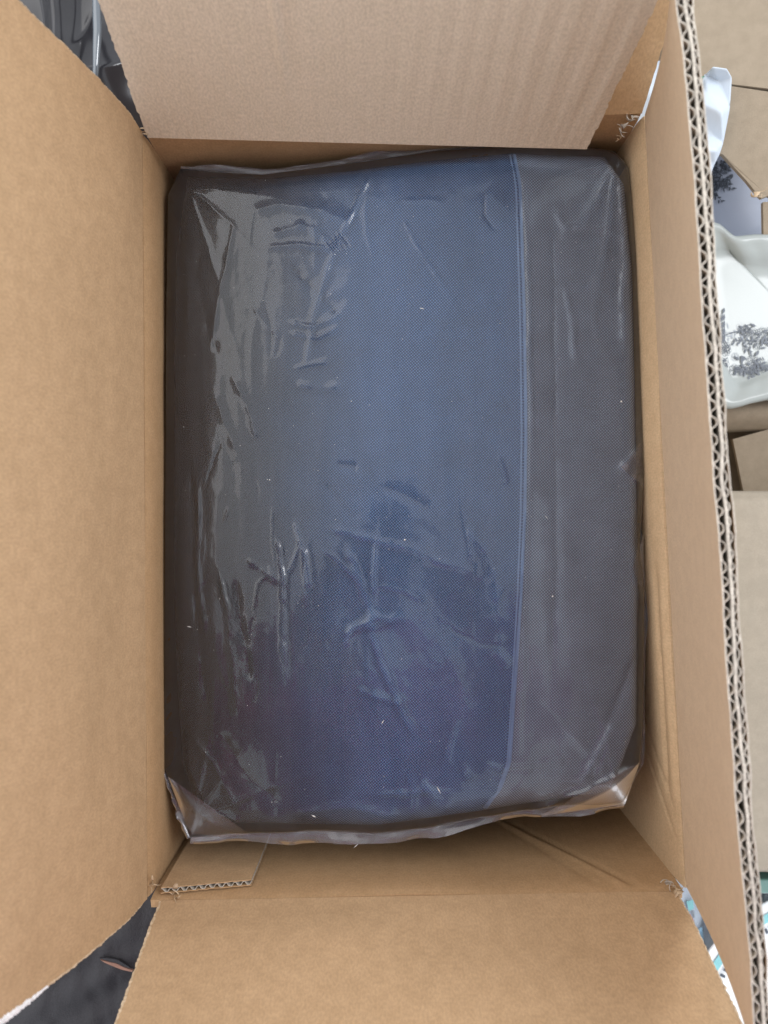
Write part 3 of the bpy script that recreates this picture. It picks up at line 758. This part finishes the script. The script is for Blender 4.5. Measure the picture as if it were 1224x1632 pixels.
# crumpled white paper bag between box and carton
def paper_z(s, t):
    c = 1 - np.abs(fbm(s * 3.3 + 4, t * 4.1 + 2, 2)); return -.135 + .022 * c * np.sin(np.pi * np.clip(s, .04, .96)) + .012 * (1 - t)
Pv = [(1012, 104, -.155), (1060, 96, -.15), (1104, 121, -.14), (1124, 119, -.13), (1136, 107, -.115), (1158, 110, -.115), (1166, 124, -.12), (1163, 170, -.123), (1152, 228, -.128),
      (1146, 246, -.125), (1138, 262, -.13), (1120, 312, -.14), (1090, 345, -.15), (1040, 330, -.165), (1016, 240, -.165)]
inn = [(1146, 130, -.128), (1150, 180, -.112), (1135, 215, -.128), (1112, 240, -.118), (1105, 160, -.125), (1060, 190, -.14), (1128, 150, -.122), (1140, 240, -.118)]
import mathutils
pts2 = [mathutils.Vector((a, b)) for a, b, _ in Pv + inn]
res = mathutils.geometry.delaunay_2d_cdt(pts2, [(i, (i + 1) % len(Pv)) for i in range(len(Pv))], [], 1, .001)
zof = {}
allz = [z for *_, z in Pv + inn]
V = []
for p_ in res[0]:
    k = min(range(len(pts2)), key=lambda i: (pts2[i] - p_).length); V.append(P(p_.x, p_.y, allz[k]))
pb = pip('paper_bag', (float(P(1110, 200, -.14)[0]), float(P(1110, 200, -.14)[1]), ZF))
tag(pb, 'crumpled white paper bag tucked between box and upper right carton', 'paper bag')
o = mesh('sheet', V, [f if True else f for f in res[2]], PAPER, pb, False)
md = o.modifiers.new('thickness', 'SOLIDIFY'); md.thickness = .0012; md.offset = 0
o.modifiers.clear()
ca = o.data.attributes.new('crease_edge', 'FLOAT', 'EDGE'); ca.data.foreach_set('value', np.full(len(o.data.edges), .55, dtype=np.float32))
sm_ = o.modifiers.new('soft', 'SUBSURF'); sm_.levels = 3; sm_.render_levels = 3
md = o.modifiers.new('thickness', 'SOLIDIFY'); md.thickness = .0010; md.offset = 0
o.data.polygons.foreach_set('use_smooth', np.ones(len(o.data.polygons), dtype=bool))
V2 = [np.array(V[i]) * np.array([1, 1, 1]) for i in range(len(Pv))]; cV = np.mean(V2, 0)
base = [np.array([q[0] * .92 + cV[0] * .08, q[1] * .92 + cV[1] * .08, ZF + .001]) for q in V2]; n_ = len(V2)
mesh('side', [q - np.array([0, 0, .001]) for q in V2] + base, [(i, (i + 1) % n_, (i + 1) % n_ + n_, i + n_) for i in range(n_)], PAPER, pb, False)
poly_sheet('printed_patch', [(1100, 124), (1124, 121), (1104, 138), (1090, 146)], [-.128, -.1235, -.119, -.12], .0006, GREEN, pb)

# floral transfer prints
def leaf(c, ang, L_, w, z):
    V = []; n = 6
    for i in range(n + 1):
        t = i / n; ww = w * math.sin(math.pi * t ** .8) * (1 + .25 * (i % 2))
        V.append((L_ * t, ww))
    pts = V + [(x, -y * .8) for x, y in V[-2:0:-1]]
    ca, sa_ = math.cos(ang), math.sin(ang)
    return [np.array([c[0] + x * ca - y * sa_, c[1] + x * sa_ + y * ca, z]) for x, y in pts]
def floral(name, parent, items, zf, mat):
    V = []; Fc = []
    for pts in items:
        b = len(V); zo = .00001 * (b // 6 % 90); V += [np.array([p[0], p[1], zf(p[0], p[1]) + .0004 + zo]) for p in pts]; Fc.append(tuple(range(b, b + len(pts))))
    return mesh(name, V, Fc, mat, parent, False)
def spray(c, r, n, seed, size):
    """a transfer-print posy: thin stems with small leaves and open flowers drawn in outline"""
    g = np.random.RandomState(seed); it = []
    for k in range(n):
        an = g.uniform(0, 6.28); rr = r * math.sqrt(g.uniform(0, 1))
        q = np.array([c[0] + rr * math.cos(an), c[1] + rr * .75 * math.sin(an)])
        if k % 4 == 0:                                   # a flower: ring of petal outlines
            for m_ in range(7):
                a2 = m_ * 6.28 / 7 + g.uniform(-.2, .2); tip = q + size * .45 * np.array([math.cos(a2), math.sin(a2)])
                it.append(stem(q, tip, size * .018, .45)); it.append(stem(q, tip, size * .018, -.45))
        elif k % 4 == 1:                                 # a leafy twig
            a2 = g.uniform(0, 6.28); dr = np.array([math.cos(a2), math.sin(a2)]); it.append(stem(q, q + dr * size * 1.5, size * .022, g.uniform(-.2, .2)))
            for m_ in range(6): it.append(leaf(q + dr * size * (.2 + .22 * m_), a2 + (1 if m_ % 2 else -1) * .9, size * .42, size * .07, 0))
        else: it.append(leaf(q, g.uniform(0, 6.28), size * g.uniform(.3, .7), size * g.uniform(.04, .11), 0))
    return it
def stem(p0, p1, w, bend=.15):
    a, b = np.array(p0), np.array(p1); d = b - a; nrm = np.array([-d[1], d[0]])
    L1 = []; L2 = []
    for i in range(8):
        t = i / 7; q = a + d * t + nrm * bend * math.sin(math.pi * t); m_ = nrm / np.linalg.norm(nrm) * w
        L1.append(q + m_); L2.append(q - m_)
    return L1 + L2[::-1]
def pl(px, py, z): q = P(px, py, z); return (q[0], q[1])

def platter(name, outline_px, z, rim_h, rim_w, label, mat):
    """scalloped shallow dish: rings from the edge inwards"""
    ring = np.array([P(a, b, z)[:2] for a, b in outline_px]); 
    dd = np.r_[ring, ring[:1]]; N_ = 160
    ring = interp_curve(dd, np.linspace(0, 1, N_, endpoint=False)); c = ring.mean(0)
    k = np.arange(N_)
    for _ in range(3): ring = (np.roll(ring, 1, 0) + ring * 2 + np.roll(ring, -1, 0)) / 4
    d = ring - c; ln = np.linalg.norm(d, axis=1, keepdims=True); d = d / ln
    sc = .0022 * np.abs(np.sin(k / N_ * math.pi * 14))[:, None]
    prof = [(0.002, -.012), (0, -.004), (0, -.0015), (.001, 0), (.003, .0002), (.006, -.0012), (rim_w * .5, -.003), (rim_w * .8, -.006), (rim_w, -.0105), (rim_w + .006, -.0125), (rim_w + .02, -.013)]
    V = []; Fc = []
    for ins, dz in prof:
        q = ring - d * (ins + 0) + d * sc * (1 - ins / (rim_w + .02))
        emb = .0006 * np.sin(k * 1.1) * math.sin(math.pi * min(1, ins / rim_w)) if ins > .004 else 0 * k
        V.append(np.c_[q, z + dz + emb])
    V = np.concatenate(V); n0 = len(V)
    for r in range(len(prof) - 1):
        for i in range(N_):
            a, b = r * N_ + i, r * N_ + (i + 1) % N_
            Fc.append((a, b, b + N_, a + N_))
    V = np.r_[V, [[c[0], c[1], z - .013]]]
    for i in range(N_): Fc.append((n0 - N_ + i, n0 - N_ + (i + 1) % N_, n0))
    pp = tag(pip(name, (float(c[0]), float(c[1]), z - .014)), label, 'platter')
    o = mesh('dish', V, Fc, mat, pp); md = o.modifiers.new('thickness', 'SOLIDIFY'); md.thickness = .003; md.offset = -1
    return pp, c
CER2 = mat_plain('bluish_ceramic', (.40, .45, .56), .25, .5, .05, 30, .05, 60)
zl = -.165
plow, cl = platter('platter', [(1098, 372), (1140, 357), (1166, 382), (1300, 378), (1440, 390), (1460, 500), (1440, 610), (1320, 622), (1224, 628), (1190, 640), (1160, 645), (1138, 634), (1098, 560), (1092, 450)],
                   zl, .012, .024, 'white scalloped platter with slate-blue flowers, nearest the middle right edge', CERAMIC)
zdish = lambda x, y: zl - .0125
it = spray(pl(1190, 562, zl), .022, 22, 1, .013) + spray(pl(1215, 530, zl), .014, 18, 2, .012) + [stem(pl(1140, 545, zl), pl(1222, 530, zl), .0004), stem(pl(1168, 550, zl), pl(1160, 490, zl), .0005)]
it += [leaf(pl(1160, 495 + 6 * i, zl), R(70 + 140 * (i % 2)) + .3, .005 + .0006 * i, .0012, 0) for i in range(10)]
it += spray(pl(1148, 503, zl), .003, 6, 5, .005) + spray(pl(1222, 585, zl), .010, 22, 8, .010)
floral('printed_flowers', plow, it, lambda x, y: zl - .0095, INK)
it = spray(pl(1185, 575, zl), .024, 26, 11, .010) + spray(pl(1175, 530, zl), .015, 16, 12, .009)
floral('printed_flowers', plow, it, lambda x, y: zl - .0108, INK2)
zu = -.20
pup, cu = platter('platter', [(1080, 235), (1150, 225), (1300, 228), (1400, 240), (1400, 395), (1300, 405), (1150, 402), (1085, 395)], zu, .01, .016,
                  'shaded blue-grey flowered platter half hidden under the torn carton flap', CER2)
it = spray(pl(1146, 268, zu), .019, 34, 21, .012) + spray(pl(1128, 300, zu), .015, 24, 22, .011) + [stem(pl(1118, 350, zu), pl(1140, 300, zu), .0005), stem(pl(1110, 360, zu), pl(1128, 310, zu), .0005)]
floral('printed_flowers', pup, it, lambda x, y: zu - .0095, INK)

# open carton holding the platters
a = P(1100, 210, -.19); b = P(1480, 800, -.19)
oc = tag(pip('open_carton', (float(a[0] + b[0]) / 2, float(a[1] + b[1]) / 2, ZF)), 'low open carton holding the flowered platters, brown inside', 'cardboard box')
x0, x1, y1, y0 = a[0], b[0], a[1] - .02, P(1150, 790, -.19)[1]
box_mesh('base', x0, x1, y0, y1, ZF + .001, ZF + .006, KGREY2, oc, 0)
box_mesh('wall', x0, x0 + .004, y0, y1, ZF + .007, -.205, KGREY2, oc, .001)
ylip = P(1150, 664, -.19)[1]
o = bumpy('wall', 1120, 1480, 632, 690, lambda s, t: -.186 - .018 * (2 * t - 1) ** 2 - .012 * t + .001 * fbm(s * 6, t * 2, 2), 40, 14, KGREY2, oc, .004)
for q in o.data.vertices: q.co.y += .010 * ((q.co.x - x0) / (x1 - x0))
box_mesh('wall', x0 + .0045, x1, ylip + .004, ylip + .008, ZF + .007, -.208, KGREY2, oc, .001)
poly_sheet('flap', [(1168, 700), (1226, 684), (1400, 660), (1400, 782), (1185, 784)], [-.215, -.213, -.21, -.225, -.225], .004, KGREY2, oc)
# big greyish carton at the lower right
z3 = -.15
a = P(1128, 792, z3); b = P(1540, 1392, z3)
gc = tag(pip('grey_carton', (float(a[0] + b[0]) / 2, float(a[1] + b[1]) / 2, ZF)), 'large flat-topped greyish cardboard carton along the lower right side', 'cardboard box')
box_mesh('body', a[0], b[0], b[1], a[1], ZF + .001, z3 - .0045, KGREY, gc)
o = bumpy('lid', 1126, 1545, 782, 1393, lambda s, t: z3 + .0006 * fbm(s * 6, t * 9, 3) - .010 * (1 - smooth(0, .03, t)) - .004 * (1 - smooth(0, .012, 1 - t)), 60, 120, KGREY, gc, .0035)

# glass tray edge, teal-rimmed plate and printed paper below it
GL = mat_plain('green_glass', (.10, .22, .19), .08, .7, .1, 50, 0, 60, 0, .6)
z4 = -.185
q0 = P(1150, 1400, z4); q1 = P(1560, 1425, z4)
gt = box_mesh('glass_tray', q0[0], q1[0], q1[1], q0[1] - .001, z4 - .03, z4, GL, None, .002)
tag(gt, 'strip of dark green glass between grey carton and white plate', 'glass tray')
sup = box_mesh('wooden_block', q0[0] + .002, q1[0] - .002, q1[1] + .001, q0[1] - .002, ZF + .0005, z4 - .0305, KGREY2, None, .001)
tag(sup, 'brown block carrying the green glass strip by grey carton', 'block')

def plate(name, cx, cy, r, z, label):
    c = P(cx, cy, z); N_ = 128; k = np.arange(N_) / N_ * 2 * math.pi
    prof = [(.55, -.014), (.6, -.0145), (.97, -.004), (.995, -.0015), (1, 0), (.99, .001), (.95, 0), (.86, -.003), (.80, -.0045), (.72, -.0065), (.62, -.0105), (.55, -.011), (.3, -.011)]
    V = []; Fc = []
    for f, dz in prof: V += [(c[0] + r * f * math.cos(t), c[1] + r * f * math.sin(t), z + dz) for t in k]
    for q in range(len(prof) - 1):
        for i in range(N_): Fc.append((q * N_ + i, q * N_ + (i + 1) % N_, (q + 1) * N_ + (i + 1) % N_, (q + 1) * N_ + i))
    V.append((c[0], c[1], z - .011)); l0 = (len(prof) - 1) * N_
    for i in range(N_): Fc.append((l0 + i, l0 + (i + 1) % N_, len(V) - 1))
    pp = tag(pip(name, (c[0], c[1], z - .0145)), label, 'plate'); mesh('dish', V, Fc, mat_plain('white_glaze', (.82, .86, .88), .15, .5, .03, 30), pp)
    V = []; Fc = []
    for i in range(N_):
        t0, t1 = k[i], k[i] + 2 * math.pi / N_ * .98
        b = len(V)
        for f, t in ((.93, t0), (.93, t1), (.87, t1), (.87, t0)): V.append((c[0] + r * f * math.cos(t), c[1] + r * f * math.sin(t), z + .0013 - (.95 - f) * .032))
        Fc.append((b, b + 1, b + 2, b + 3))
    mesh('teal_band', V, Fc, TEAL, pp, False)
    V = []; Fc = []
    for i in range(0, N_):
        t0, t1 = k[i], k[i] + 2 * math.pi / N_ * .45; b = len(V)
        for f, t in ((.845, t0), (.845, t1), (.80, t1), (.81, t0)): V.append((c[0] + r * f * math.cos(t), c[1] + r * f * math.sin(t), z - .0008 - (.86 - f) * .025))
        Fc.append((b, b + 1, b + 2, b + 3))
    mesh('dark_tick_marks', V, Fc, INK, pp, False)
    return pp
plate('dinner_plate', 1330, 1660, .155, -.215, 'white plate with teal band at the lower right corner of the picture')
zpp = lambda s, t: -.252 + .010 * (1 - np.abs(fbm(s * 4 + 9, t * 4, 3)))
prp = tag(pip('printed_paper', (float(P(1100, 1520, -.24)[0]), float(P(1100, 1520, -.24)[1]), ZF)), 'white printed paper with teal and red marks in the gap by the lower flap', 'paper')
bumpy('sheet', 1050, 1230, 1400, 1720, zpp, 70, 100, PAPER, prp, .0008)
def patch(pts, m_, z): poly_sheet('printed_mark', pts, z, .0005, m_, prp)
patch([(1094, 1437), (1105, 1434), (1106, 1448), (1098, 1452)], TEAL, -.2385)
patch([(1101, 1452), (1106, 1451), (1107, 1462), (1104, 1464)], INK2, -.238)
patch([(1098, 1458), (1100, 1457), (1106, 1468), (1104, 1469)], RED, -.2385)
patch([(1112, 1482), (1119, 1478), (1122, 1500), (1117, 1503)], mat_plain('pale_blue_print', (.35, .6, .8), .4), -.238)

# black polythene parcel at the upper left
def black_z(s, t):
    r_ = 1 - np.abs(fbm(s * 2.2 + t * 1.5 + 3, t * 2.0 + 8, 2, .35))
    return -.13 + .020 * r_ + .02 * np.exp(-((s - .62 - .04 * t) / .045) ** 2) - .06 * np.clip(np.abs(s - .5) * 2, 0, 1) ** 6 - .06 * np.clip(np.abs(t - .5) * 2, 0, 1) ** 6
bp_ = tag(pip('plastic_parcel', (float(P(120, 40, -.12)[0]), float(P(120, 40, -.12)[1]), ZF)), 'glossy black plastic parcel behind the upper left corner of the box', 'parcel')
bumpy('wrap', -160, 262, -200, 240, black_z, 150, 150, BLACKFILM, bp_, .0015)
bb0 = P(-150, 230, -.15); bb1 = P(240, -190, -.15)
box_mesh('core', bb0[0] + .01, bb1[0] - .012, bb0[1] + .015, bb1[1] - .01, ZF + .001, -.21, BLACKFILM, bp_, .01)
pts = np.array([P(153, -60, -.093), P(154, 0, -.092), P(155.5, 50, -.092), P(153, 108, -.094), P(150, 150, -.10)])
V, Fc = tube(interp_curve(pts, np.linspace(0, 1, 30)), .0038 * np.sin(np.linspace(.5, 2.8, 30)), 10)
mesh('wrap_fold', V, Fc, mat_plain('clear_fold', (.10, .12, .14), .10, 1.0), bp_)

# charcoal cushion with a tear at the lower left
def cush(s, t):
    e = np.clip(1 - np.abs(2 * s - 1) ** 5, 0, 1) * np.clip(1 - np.abs(2 * t - 1) ** 5, 0, 1)
    return -.20 + .055 * np.sqrt(e) + .003 * fbm(s * 5, t * 5, 3) + .002 * np.sin((s * 1.2 + t * 3) * 14) * np.exp(-((t - .30) / .10) ** 2)
cu_ = tag(pip('cushion', (float(P(130, 1640, -.17)[0]), float(P(130, 1640, -.17)[1]), ZF)), 'charcoal cloth cushion with a small tear below the lower left corner', 'cushion')
def cush_outline(s, t): return None
o = bumpy('cover', 20, 300, 1415, 1900, cush, 120, 160, CHARCOAL, cu_, .002)
for q in o.data.vertices:      # its left side slants away
    tt_ = (P(0, 1415, -.17)[1] - q.co.y)
    w_ = max(0, min(1, (P(180, 0, -.17)[0] - q.co.x) / .10)); q.co.x -= w_ * .10 * max(0, tt_ - .05) * 6 ; q.co.y -= 0
c0 = P(20, 1900, -.2); c1 = P(290, 1425, -.2)
box_mesh('core', c0[0] + .02, c1[0] - .01, c0[1] + .01, c1[1] - .01, ZF + .001, -.20, CHARCOAL, cu_, .01)
zc = -.1455
def tear_mesh():
    up = [(160, 1530), (172, 1533), (186, 1536), (198, 1542), (212, 1547)]; lo = [(210, 1549), (194, 1545.5), (180, 1540), (168, 1535)]
    return poly_sheet('tear', up + lo, zc + .001, .002, TEAR, cu_)
tear_mesh()
poly_sheet('tear_edge', [(158, 1527), (172, 1527), (188, 1530), (204, 1540), (210, 1544), (198, 1541), (186, 1535), (172, 1532)], zc + .0022, .002, CHARCOAL, cu_)

# ------------------------------------------------------------------ the photographer, seen only as a mirror image in the film
def skin(name, verts, edges, radii, mat, parent, root=0, lev=2):
    me = bpy.data.meshes.new(name); me.from_pydata([tuple(v) for v in verts], edges, []); me.materials.append(mat)
    o = bpy.data.objects.new(name, me); COL.objects.link(o); adopt(o, parent)
    md = o.modifiers.new('skin', 'SKIN'); md.use_smooth_shade = True
    for i, r_ in enumerate(radii):
        sv = me.skin_vertices[0].data[i]; sv.radius = (r_, r_) if not isinstance(r_, tuple) else r_; sv.use_root = (i == root)
    sb = o.modifiers.new('soft', 'SUBSURF'); sb.levels = lev; sb.render_levels = lev
    return o
SKINM = mat_plain('skin', (.42, .25, .18), .5, .3, .08, 80)
MAROON = mat_plain('maroon_knit', (.58, .08, .27), .85, .2, .25, 120, .3, 400)
DENIM = mat_plain('dark_trousers', (.02, .023, .035), .85, .2, .3, 200)
HAIR = mat_plain('dark_hair', (.012, .009, .008), .45, .4, .3, 200)
PHONEM = mat_plain('black_phone', (.012, .012, .014), .25, .5)
ox = -.06
per = tag(pip('person', (ox, -.85, ZF)), 'person in maroon top leaning over the box with a phone, mirrored dark in the plastic', 'person')
ph = (0.016, -.052, .5625)
bodyV = [(ox, -.70, .24), (ox, -.60, .44), (ox, -.46, .61), (ox, -.34, .73), (ox, -.26, .80), (ox, -.18, .85), (ox, -.10, .885)]
bodyE = [(0, 1), (1, 2), (2, 3), (3, 4), (4, 5), (5, 6)]; bodyR = [.15, .14, .15, .11, .055, .085, .075]
for sg in (-1, 1):
    b = len(bodyV)
    hx = ph[0] + sg * .052
    bodyV += [(ox + sg * .18, -.36, .70), (ox + sg * .27, -.34, .55), (ox + sg * .25, -.25, .47), (hx + sg * .06, -.14, .545), (hx + sg * .02, -.085, .568)]
    bodyE += [(3, b), (b, b + 1), (b + 1, b + 2), (b + 2, b + 3), (b + 3, b + 4)]; bodyR += [.065, .052, .043, .030, .032]
    h0 = len(bodyV)
    bodyV += [(ox + sg * .11, -.70, .10), (ox + sg * .14, -.68, -.20), (ox + sg * .13, -.98, -.225), (ox + sg * .12, -1.10, -.225), (ox + sg * .12, -1.16, -.19)]
    bodyE += [(0, h0), (h0, h0 + 1), (h0 + 1, h0 + 2), (h0 + 2, h0 + 3), (h0 + 3, h0 + 4)]; bodyR += [.095, .066, .052, .04, .03]
skin('body', bodyV, bodyE, bodyR, SKINM, per)
skin('sweater', [*bodyV[:5], *bodyV[7:11], *bodyV[17:21]], [(0, 1), (1, 2), (2, 3), (3, 4), (3, 5), (5, 6), (6, 7), (7, 8), (3, 9), (9, 10), (10, 11), (11, 12)],
     [.17, .16, .17, .125, .065, .078, .066, .056, .040, .078, .066, .056, .040], MAROON, per)
skin('trousers', [bodyV[0], *bodyV[12:16], *bodyV[22:26]], [(0, 1), (1, 2), (2, 3), (3, 4), (0, 5), (5, 6), (6, 7), (7, 8)], [.165, .11, .075, .06, .05, .11, .075, .06, .05], DENIM, per)
for sg in (-1, 1):                                             # fingers closing on the edges of the phone
    hx = ph[0] + sg * .052
    for k in range(4):
        y = -.10 + .020 * k
        skin('finger', [(hx + sg * .012, y - .012, .571), (hx + sg * .004, y + .006, .583), (hx - sg * .016, y + .012, .582 - .002 * k), (hx - sg * .030, y + .014, .5765)], [(0, 1), (1, 2), (2, 3)], [.010, .0092, .0085, .0075], SKINM, per, 0, 1)
    skin('thumb', [(hx + sg * .010, -.105, .560), (hx - sg * .002, -.090, .550), (hx - sg * .022, -.080, .5500)], [(0, 1), (1, 2)], [.012, .0105, .009], SKINM, per, 0, 1)
V = []; Fc = []
nu, nv = 28, 18
cH = np.array([ox, -.125, .905])
for j in range(nv + 1):
    th = math.pi * .72 * j / nv
    for i in range(nu):
        a_ = 2 * math.pi * i / nu; rr = 1 + .06 * math.sin(5 * a_ + 3 * th)
        V.append(cH + np.array([.092 * math.sin(th) * math.cos(a_), -.02 + .115 * math.sin(th) * math.sin(a_) * rr, .11 * math.cos(th) * rr]))
for j in range(nv):
    for i in range(nu): Fc.append((j * nu + i, j * nu + (i + 1) % nu, (j + 1) * nu + (i + 1) % nu, (j + 1) * nu + i))
mesh('hair', V, Fc, HAIR, per)
phn = tag(pip('smartphone', (ph[0], ph[1], .556)), 'black smartphone held flat above the box, mirrored as a dark patch in the plastic', 'phone')
box_mesh('body', ph[0] - .036, ph[0] + .036, ph[1] - .074, ph[1] + .074, .5575, .5655, PHONEM, phn, .0035)
box_mesh('screen', ph[0] - .034, ph[0] + .034, ph[1] - .072, ph[1] + .072, .5656, .5660, mat_plain('phone_glass', (.01, .01, .012), .08, .5), phn, 0)
